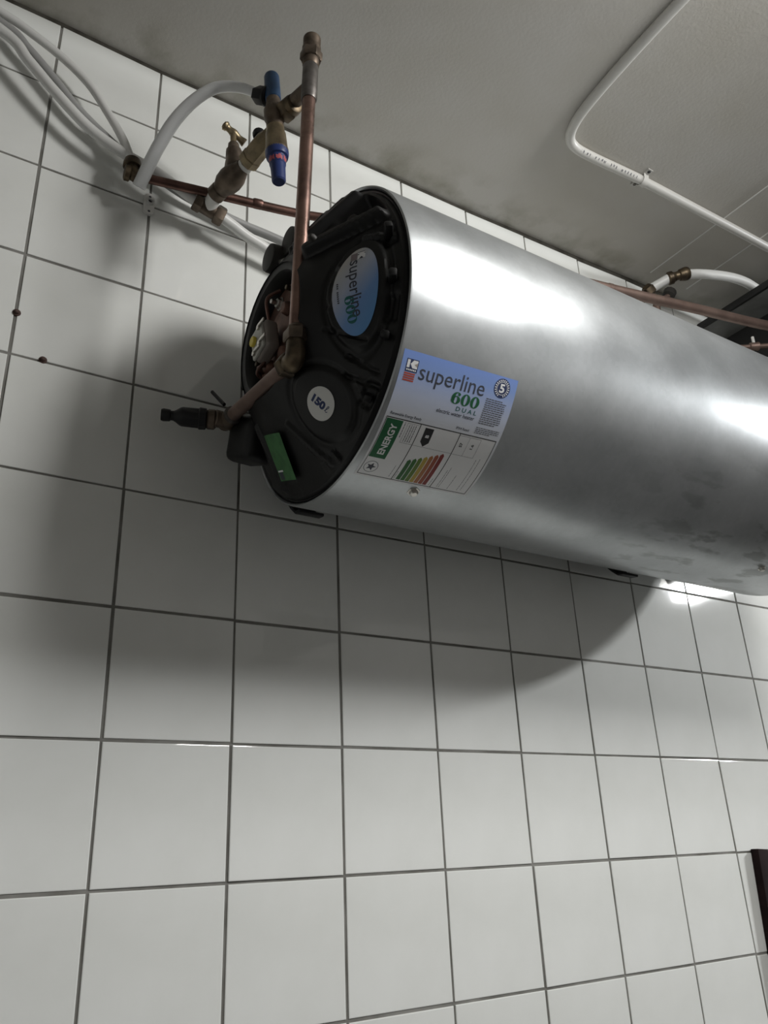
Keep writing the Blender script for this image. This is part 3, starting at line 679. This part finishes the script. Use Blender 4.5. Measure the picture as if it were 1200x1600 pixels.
# ------------------------------------------------------------------ pressure control valve
pv = thing('pressure_valve', 'brass pressure control valve with blue caps above and below, left of the copper riser', 'valve', (.345, -.275, -.307))
pb, pt = V((.345, -.275, -.307)), V((.328, -.275, -.062)); pa = (pt - pb).normalized()
one('body', lambda b: lathe(b, pb + pa * .060, pa, [(0, .019), (.004, .0205), (.010, .0205), (.012, .0195), (.045, .0180), (.050, .0165), (.060, .0160)], 32), M_brass, pv, 'brass valve body')
one('neck', lambda b: lathe(b, pb + pa * .118, pa, [(0, .0155), (.017, .0158), (.024, .0185), (.042, .0185), (.048, .015), (.066, .0125), (.070, .0125)], 32), M_bronze, pv, 'brown upper neck')
lc = one('lower_cap', lambda b: lathe(b, pb, pa, [(0, 0), (0, .0100), (.0025, .0120), (.030, .0130), (.036, .0134), (.037, .0142), (.040, .0142), (.052, .0158), (.0535, .0190), (.060, .0205), (.066, .0205), (.068, .018)], 36), M_blue, pv, 'blue lower valve cap')
def band(b):
    u, v = frame_for(pa)
    for k in range(26):
        a0, a1 = 2 * math.pi * k / 40, 2 * math.pi * (k + .72) / 40
        if k in (7, 8, 15, 21): continue
        h0 = .0395 + .001 * math.sin(k * 2.1); h1 = .0475 + .0015 * math.cos(k * 1.7); q = .0166
        def P(a, h): return pb + pa * h + u * (math.cos(a) * (.0147 + (h - .040) * .16)) + v * (math.sin(a) * (.0147 + (h - .040) * .16))
        b.faces.new([b.verts.new(P(*w)) for w in ((a0, h0), (a1, h0), (a1, h1), (a0, h1))])
one('red_print_band', band, M_red, lc, 'red print round the lower cap')
one('upper_cap', lambda b: lathe(b, pb + pa * .186, pa, [(0, .0118), (.002, .0140), (.010, .0142), (.054, .0138), (.058, .0125), (.0605, .0095), (.0605, 0)], 36), M_blue_d, pv, 'dark blue upper valve cap')
# inlet branch to the riser
br0 = V((.346, -.281, -.150)); br1 = V((.3575, -.358, -.166))
one('branch', lambda b: cyl(b, br0, br1, .0125, n=24), M_bronze, pv)
one('branch_nut', lambda b: (hexnut(b, br0 + V((.002, -.004, -.003)), br0 + V((.006, -.030, -.010)), .0205), lathe(b, br0 + V((.006, -.030, -.010)), br1 - br0, [(0, .018), (.010, .0165), (.012, .0125)], 24)), M_brass_d, pv)
# side outlet with hose nut
on0 = V((.332, -.2725, -.112)); on1 = V((.312, -.246, -.0900)); od = (on1 - on0).normalized()
one('outlet', lambda b: (cyl(b, on0, on1, .0095, n=20), hexnut(b, on0.lerp(on1, .35), on1, .0165), lathe(b, on0 + od * .008, od, [(0, .014), (.003, .018), (.008, .018), (.010, .014)], 24)), M_black2, pv, 'black outlet nut')
# lower branch to strainer
s0, s1 = V((.339, -.272, -.184)), V((.3235, -.186, -.1925)); sd = (s1 - s0).normalized()
one('strainer', lambda b: lathe(b, s0, sd, [(0, .013), (.020, .015), (.034, .0190), (.060, .0195), (.072, .0190), (.074, .0205), (.086, .0205), (.090, .0175)], 8), M_brass, pv, 'brass strainer body')
kb = V((.331, -.2185, -.158))
one('test_plug', lambda b: lathe(b, kb, (-.05, .1, 1), [(-.01, .007), (0, .007), (.001, .0110), (.010, .0120), (.014, .0105), (.014, 0)], 14), M_black2, pv, 'small black test plug')
one('thread_tape', lambda b: lathe(b, s1 - sd * .002, sd, [(0, .0125), (.002, .0135), (.016, .0140), (.018, .0125)], 24), M_tape, pv, 'white thread tape')

# ------------------------------------------------------------------ stopcock with tee handle
sv = thing('stop_valve', 'old bronze stopcock with a brass tee handle, between the pressure valve and the wall', 'valve', (.312, -.145, -.21))
c0, c1 = V((.3185, -.171, -.1945)), V((.2985, -.092, -.201)); cd = (c1 - c0).normalized()
one('body', lambda b: lathe(b, c0 - cd * .004, cd, [(0, .0145), (.008, .0150), (.013, .0175), (.026, .0225), (.040, .0240), (.054, .0225), (.066, .0175), (.070, .0160), (.072, .0175), (.088, .0175), (.090, .0145)], 24), M_bronze, sv, 'round bronze valve body')
sp0 = V((.3135, -.147, -.185)); sp1 = V((.3085, -.1455, -.098)); sa = (sp1 - sp0).normalized()
one('bonnet', lambda b: lathe(b, sp0, sa, [(0, .0205), (.018, .0180), (.030, .0150), (.034, .0160), (.050, .0150), (.054, .0115), (.066, .0105), (.068, .0085)], 12), M_bronze, sv)
one('spindle', lambda b: cyl(b, sp0 + sa * .06, sp1 + sa * .004, .0058, n=16), M_brass, sv)
h0, h1 = V((.2905, -.1465, -.0800)), V((.3325, -.1435, -.1005))
one('tee_handle', lambda b: (tube(b, [h0, h0.lerp(h1, .22), h0.lerp(h1, .45), h0.lerp(h1, .72), h1], lambda t: .0062 + .0022 * math.cos(t * 2 * math.pi * 1.0) ** 2 + (.001 if t < .1 else 0), 16, 6),
    lathe(b, h0, h0 - h1, [(-.006, .0082), (0, .0082), (.003, .006), (.0042, 0)], 16)), M_brass, sv, 'brass tee handle')

# ------------------------------------------------------------------ tee on the wall feed pipe
wt = thing('pipe_tee', 'brown brass pipe tee behind the dark copper pipe, under the stopcock', 'fitting', (.296, -.06, -.235))
t0, t1 = V((.272, -.060, -.2045)), V((.322, -.060, -.2185)); td = (t1 - t0).normalized()
one('run', lambda b: (cyl(b, t0, t1, .0145, n=24), hexnut(b, t0 - td * .004, t0 + td * .012, .0185), hexnut(b, t1 - td * .012, t1 + td * .006, .0195)), M_bronze, wt)
one('branch_socket', lambda b: cyl(b, (.297, -.062, -.211), (.2975, -.090, -.203), .0135, n=24), M_tape, wt, 'white taped branch thread')

# ------------------------------------------------------------------ white plastic pipes
def pipe(name, pts, r, m, label, cat='pipe', sub=8):
    bm = B(); tube(bm, pts, r, 18, sub); o = obj(name, bm, m, None, True, None, pts[-1]); return tag(o, label, cat)
pipe('discharge_hose', [(.3134, -.252, -.0934), (.2903, -.235, -.0751), (.2667, -.216, -.0646), (.2438, -.196, -.0657), (.2177, -.170, -.0869), (.1956, -.142, -.1198), (.1784, -.112, -.1637), (.1690, -.085, -.1969), (.1625, -.0615, -.2230)], lambda t: .0086 + .0034 * min(1, t * 1.5), M_hose, 'milky white hose arching from the pressure valve down to the wall', 'hose', 8)
pipe('plastic_pipe', [(-1.2, -.035, .142), (-.6, -.035, .142), (-.30, -.035, .132), (-.109, -.035, .089), (-.052, -.035, .070), (.009, -.035, .041), (.059, -.038, -.0), (.098, -.045, -.060), (.128, -.052, -.116), (.1475, -.060, -.172)], .0080, M_pvc, 'thin white pipe curving down from the ceiling corner into the brass elbow')
pipe('plastic_pipe', [(-1.2, -.050, .095), (-.6, -.050, .10), (-.30, -.050, .083), (-.103, -.050, .028), (-.049, -.050, -.018), (.003, -.050, -.067), (.068, -.050, -.119), (.135, -.052, -.149), (.194, -.055, -.166), (.272, -.060, -.2045)], .0100, M_pvc, 'white pipe sagging along the wall from the upper left into the brass tee')
pipe('plastic_pipe', [(-1.2, -.022, .10), (-.6, -.024, .112), (-.30, -.030, .108), (-.106, -.031, .067), (-.052, -.031, .031), (-.002, -.031, -.016), (.045, -.031, -.064), (.099, -.029, -.102), (.142, -.026, -.124), (.192, -.024, -.140), (.26, -.024, -.165), (.335, -.024, -.178), (.387, -.024, -.184), (.45, -.024, -.187), (.60, -.024, -.20)], .0092, M_pvcg, 'grey pipe running behind the two white pipes along the tiles')
pipe('plastic_pipe', [(.322, -.060, -.2185), (.35, -.055, -.225), (.38, -.050, -.233), (.432, -.044, -.243), (.509, -.034, -.262), (.62, -.03, -.29)], .0105, M_pvc, 'short white pipe from the brass tee to behind the black end cap')

# discharge copper pipe with its elbow
cp = thing('copper_discharge_pipe', 'dark copper pipe crossing behind the riser from a black elbow to the heater top', 'pipe', (.15, -.06, -.20))
one('pipe', lambda b: tube(b, [(.166, -.0625, -.1985), (.30, -.085, -.1945), (.481, -.115, -.187), (.60, -.16, -.186)], .0088, 20, 6), M_copper_d, cp)
one('elbow', lambda b: tube(b, [(.1475, -.060, -.178), (.1480, -.060, -.191), (.1535, -.0605, -.1985), (.170, -.063, -.1985)], .0125, 20, 6), M_brass_d, cp, 'dark brass elbow')
one('elbow_nut', lambda b: lathe(b, (.1475, -.060, -.184), (0, 0, 1), [(0, .0125), (.002, .0165), (.010, .0165), (.014, .0145), (.018, .0145), (.020, .0095)], 20), M_brass_d, cp)
one('elbow_nut', lambda b: lathe(b, (.142, -.0595, -.1985), (1, -.1, 0), [(-.008, .010), (-.006, .0145), (.002, .0145), (.004, .012)], 20), M_brass_d, cp)
one('elbow_nut', lambda b: lathe(b, (.164, -.0622, -.1985), (1, -.17, 0), [(0, .0125), (.002, .0155), (.012, .0155), (.014, .010)], 20), M_brass_d, cp)
one('solder_blob', lambda b: (lathe(b, (.372, -.097, -.1915), (1, -.17, .03), [(0, .0088), (.003, .0100), (.016, .0100), (.019, .0088)], 20)), M_copper_d, cp)
one('drop_elbow', lambda b: tube(b, [(.595, -.158, -.186), (.622, -.17, -.187), (.632, -.175, -.205), (.634, -.176, -.395)], .0105, 18, 6), M_copper_d, cp)

# ------------------------------------------------------------------ small things on the wall
pc = thing('pipe_clip', 'white plastic pipe clip screwed to the tiles below the hose end', 'clip', (.198, 0, -.2))
def clip_plate(b):
    pts = []
    for k in range(33):
        t = 2 * math.pi * k / 32; pts.append((.0108 * math.cos(t), .0255 * math.sin(t) if abs(math.sin(t)) < .2 else math.copysign(.0165, math.sin(t)) + .009 * math.sin(t)))
    pts = pts[:-1]
    lo = [b.verts.new((.198 + x, -.0014, -.2 + z)) for x, z in pts]; hi = [b.verts.new((.198 + x * .9, -.0068, -.2 + z * .97)) for x, z in pts]
    b.faces.new(hi); b.faces.new(lo[::-1])
    for k in range(len(lo)): b.faces.new((lo[k], lo[(k + 1) % len(lo)], hi[(k + 1) % len(lo)], hi[k]))
one('plate', clip_plate, M_tape, pc)
one('socket', lambda b: lathe(b, (.198, -.006, -.197), (0, -1, 0), [(0, .0070), (.006, .0066), (.006, .0042), (.001, .004), (.001, 0)], 20), M_pvc, pc)
one('screw', lambda b: lathe(b, (.198, -.0072, -.197), (0, -1, 0), [(0, .0038), (.002, .0036), (.0028, 0)], 12), M_ink, pc, 'dark screw')
for dz in (.0165, -.0185):
    one('screw_hole', lambda b: lathe(b, (.198, -.0066, -.2 + dz), (0, -1, 0), [(0, .0026), (.0006, .0024), (.0006, 0)], 12), M_smallink, pc)
for (x, z), lab in (((.0011, -.5208), 'rusty screw head in the upright grout joint at the left edge'), ((.0508, -.5975), 'rusty screw head in the level grout joint left of the heater')):
    t = thing('wall_screw', lab, 'screw', (x, 0, z), 'rusty screws in the grout')
    one('plug', lambda b: lathe(b, (x, .002, z), (0, -1, 0), [(0, .0066), (.0036, .0066), (.0046, .0056), (.0046, 0)], 14), M_rust, t)
    one('screw_head', lambda b: lathe(b, (x, -.002, z), (.1, -1, .1), [(0, .0040), (.0035, .0040), (.0046, .003), (.0046, 0)], 12), M_rust, t)

# ------------------------------------------------------------------ conduit on the ceiling
CR = .0115
def cz(x): return ceil_z(x) - CR - .0008
cpts = [(1.0225, -2.6, cz(1.02)), (1.0225, -1.6, cz(1.02)), (1.0235, -.9, cz(1.02)), (1.0245, -.66, cz(1.02)), (1.031, -.50, cz(1.03)), (1.040, -.40, cz(1.04)), (1.052, -.345, cz(1.05)), (1.072, -.311, cz(1.07)), (1.105, -.2965, cz(1.105)), (1.16, -.2945, cz(1.16)),
        (1.25, -.298, cz(1.25)), (1.331, -.301, cz(1.33)), (1.5, -.3005, cz(1.5)), (1.7, -.2995, cz(1.7)), (1.905, -.299, cz(1.9)), (2.6, -.299, cz(2.6)), (4.0, -.299, cz(4.0)), (5.55, -.299, cz(5.5))]
cd_ = thing('ceiling_conduit', 'white conduit pipe bent across the ceiling', 'conduit', (1.05, -.33, ceil_z(1.05)))
M_cond = mat('cream_conduit_plastic', (0.55, 0.54, 0.51), 0.4)
one('tube', lambda b: tube(b, cpts, CR, 20, 8), M_cond, cd_)
def marks(b):
    rg = random.Random(11)
    for k in range(20):
        x = 1.115 + k * .0098
        if k in (4, 9, 13): continue
        y = -.2948 - max(0, x - 1.16) * .04; c = V((x, y, cz(x)))
        for q in range(2):
            a0 = math.radians(rg.uniform(38, 52)); w = .0042; dx = rg.uniform(-.002, .002); h = rg.uniform(.0006, .0012)
            def P(dx_, a): return c + V((dx_, -(CR + .0003) * math.sin(a), -(CR + .0003) * math.cos(a)))
            b.faces.new([b.verts.new(P(*w_)) for w_ in ((dx - h, a0 - .22), (dx + h, a0 - .22), (dx + h + .001 * q, a0 + .22), (dx - h + .001 * q, a0 + .22))])
one('printed_marks', marks, M_smallink, cd_)
cl = thing('conduit_saddle', 'white saddle clip holding the conduit to the ceiling', 'clip', (1.331, -.301, ceil_z(1.331)))
def saddle(b):
    x, y, z = 1.331, -.301, ceil_z(1.331); w = .0085; pr = [(-.030, -.0008), (-.030, -.0035), (-.0150, -.0035)]
    for k in range(13): t = math.pi * k / 12; pr.append((-(CR + .0022) * math.cos(t), -CR - .001 - (CR + .0022) * math.sin(t)))
    pr += [(.0150, -.0035), (.030, -.0035), (.030, -.0008)]
    A = [b.verts.new((x - w, y + p, z + q)) for p, q in pr]; Bv = [b.verts.new((x + w, y + p, z + q)) for p, q in pr]
    for k in range(len(pr) - 1): b.faces.new((A[k], A[k + 1], Bv[k + 1], Bv[k]))
one('strap', saddle, M_cond, cl)
for s in (-1, 1): one('screw', lambda b: lathe(b, (1.331, -.301 + s * .0235, ceil_z(1.331) - .003), (0, 0, -1), [(0, .0042), (.0022, .0042), (.003, .003), (.003, 0)], 12), M_ink if s < 0 else M_solder, cl)

# ------------------------------------------------------------------ steel beam and pipes at the far right
bt = thing('steel_beam', 'dark grey steel beam crossing under the ceiling at the right edge', 'beam', (2.03, -1.2, -.18))
one('top_flange', lambda b: box(b, (2.03, -1.75, .107), (.24, 3.5, .014), .002), M_beam, bt)
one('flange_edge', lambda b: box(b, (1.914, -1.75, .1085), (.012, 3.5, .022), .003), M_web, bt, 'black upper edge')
one('web', lambda b: box(b, (2.038, -1.75, -.05), (.012, 3.5, .30), 0), M_web, bt, 'steel web with its shade put in as black')
one('bottom_flange', lambda b: box(b, (2.03, -1.75, -.205), (.24, 3.5, .012), .002), M_beam, bt)
hp = thing('copper_hot_pipe', 'long copper pipe rising from behind the heater towards the steel beam', 'pipe', (1.15, -.15, -.1))
one('pipe', lambda b: tube(b, [(1.145, -.145, -.40), (1.145, -.145, -.16), (1.150, -.146, -.115), (1.185, -.154, -.100), (1.33, -.1834, -.100), (1.558, -.2296, -.100), (1.79, -.2752, -.100), (1.86, -.31, -.10), (1.885, -.40, -.10), (1.885, -.8, -.10), (1.885, -2.0, -.10)], .0128, 24, 8), M_copper_p, hp)
for a in ((1.285, -.174), ):
    one('solder_ring', lambda b: lathe(b, (a[0], a[1], -.100), (1, -.2, 0), [(0, .0128), (.002, .0142), (.012, .0142), (.014, .0128)], 20), M_copper_p, hp)
wp = thing('bent_white_pipe', 'white pipe bending from brass fittings in the ceiling corner over the steel beam', 'pipe', (1.6, -.07, .06))
one('wall_elbow', lambda b: (hexnut(b, (1.588, -.066, .073), (1.604, -.080, .088), .0185), tube(b, [(1.585, -.0, .055), (1.585, -.035, .056), (1.588, -.060, .066), (1.598, -.075, .082)], .0135, 18, 5)), M_brass_d, wp)
one('stub', lambda b: cyl(b, (1.602, -.078, .087), (1.638, -.118, .110), .0135, n=20), M_pvc, wp)
one('fitting_nut', lambda b: (lathe(b, (1.634, -.114, .108), (.036, -.03, .010), [(0, .014), (.003, .019), (.014, .019), (.017, .015), (.024, .013)], 20)), M_brass_d, wp)
one('coupling', lambda b: (lathe(b, (1.650, -.129, .113), (.036, -.028, .008), [(0, .012), (.010, .013), (.013, .0165), (.026, .0195), (.034, .0195), (.040, .0165)], 20)), M_brass_d, wp, 'dark brass coupling')
one('pipe', lambda b: tube(b, [(1.682, -.150, .1185), (1.72, -.162, .126), (1.782, -.175, .137), (1.845, -.184, .146), (1.90, -.189, .1475), (1.952, -.190, .141), (2.05, -.19, .132), (2.25, -.19, .1315)], .0135, 20, 6), M_pvc, wp, 'white plastic bend')
gv = thing('ribbed_valve', 'small dark ribbed valve head under the white pipe stub in the corner', 'valve', (1.655, -.1, .03))
one('wheel', lambda b: lathe(b, (1.640, -.100, .058), (.5, -.1, .85), [(0, .010), (.003, .0175), (.022, .0185), (.026, .014), (.026, 0)], 12), M_dust, gv)
one('stem', lambda b: cyl(b, (1.640, -.100, .060), (1.610, -.088, .035), .0080, n=16), M_copper_p, gv)
one('drop_pipe', lambda b: tube(b, [(1.612, -.089, .038), (1.600, -.085, .020), (1.598, -.085, -.05), (1.598, -.085, -.60), (1.63, -.06, -.75)], .0105, 16, 6), M_copper_p, gv)
lp = thing('short_copper_joint', 'thin copper pipe with a soldered joint under the steel beam', 'pipe', (1.9, -.19, -.08))
one('pipe', lambda b: cyl(b, (1.70, -.055, -.080), (1.985, -.252, -.080), .0075, n=18), M_copper_p, lp)
one('joint', lambda b: lathe(b, (1.866, -.170, -.080), (.285, -.197, 0), [(0, .0078), (.002, .0118), (.020, .0118), (.022, .0128), (.026, .0128), (.028, .0078)], 18), M_copper_p, lp)
one('stub', lambda b: cyl(b, (1.878, -.1785, -.078), (1.884, -.176, -.045), .0042, n=12), M_tape, lp, 'pale stub')

# ------------------------------------------------------------------ framed board at the lower right
nb = thing('framed_board', 'dark brown wooden frame on the tiles at the lower right edge', 'frame', (1.645, -.01, -1.40))
RT = Matrix.Rotation(math.radians(3.6), 3, 'Y'); OR = V((1.6495, -.011, -1.3945))
def fb(c, size, bev=.002):
    def f(b):
        box(b, (0, 0, 0), size, bev); bmesh.ops.translate(b, verts=b.verts, vec=V(c))
        bmesh.ops.rotate(b, verts=b.verts, cent=(0, 0, 0), matrix=RT); bmesh.ops.translate(b, verts=b.verts, vec=OR)
    return f
one('frame_side', fb((.0265, 0, -.40), (.053, .020, .80)), M_wood, nb)
one('frame_side', fb((.7735, 0, -.40), (.053, .020, .80)), M_wood, nb)
one('frame_rail', fb((.40, 0, -.011), (.694, .0195, .022)), M_wood, nb)
one('frame_rail', fb((.40, 0, -.789), (.694, .0195, .022)), M_wood, nb)
one('bead', fb((.0555, -.008, -.40), (.005, .008, .750), .001), M_board, nb, 'thin grey inner bead')
one('panel', fb((.40, .006, -.40), (.694, .006, .76), 0), M_board, nb)
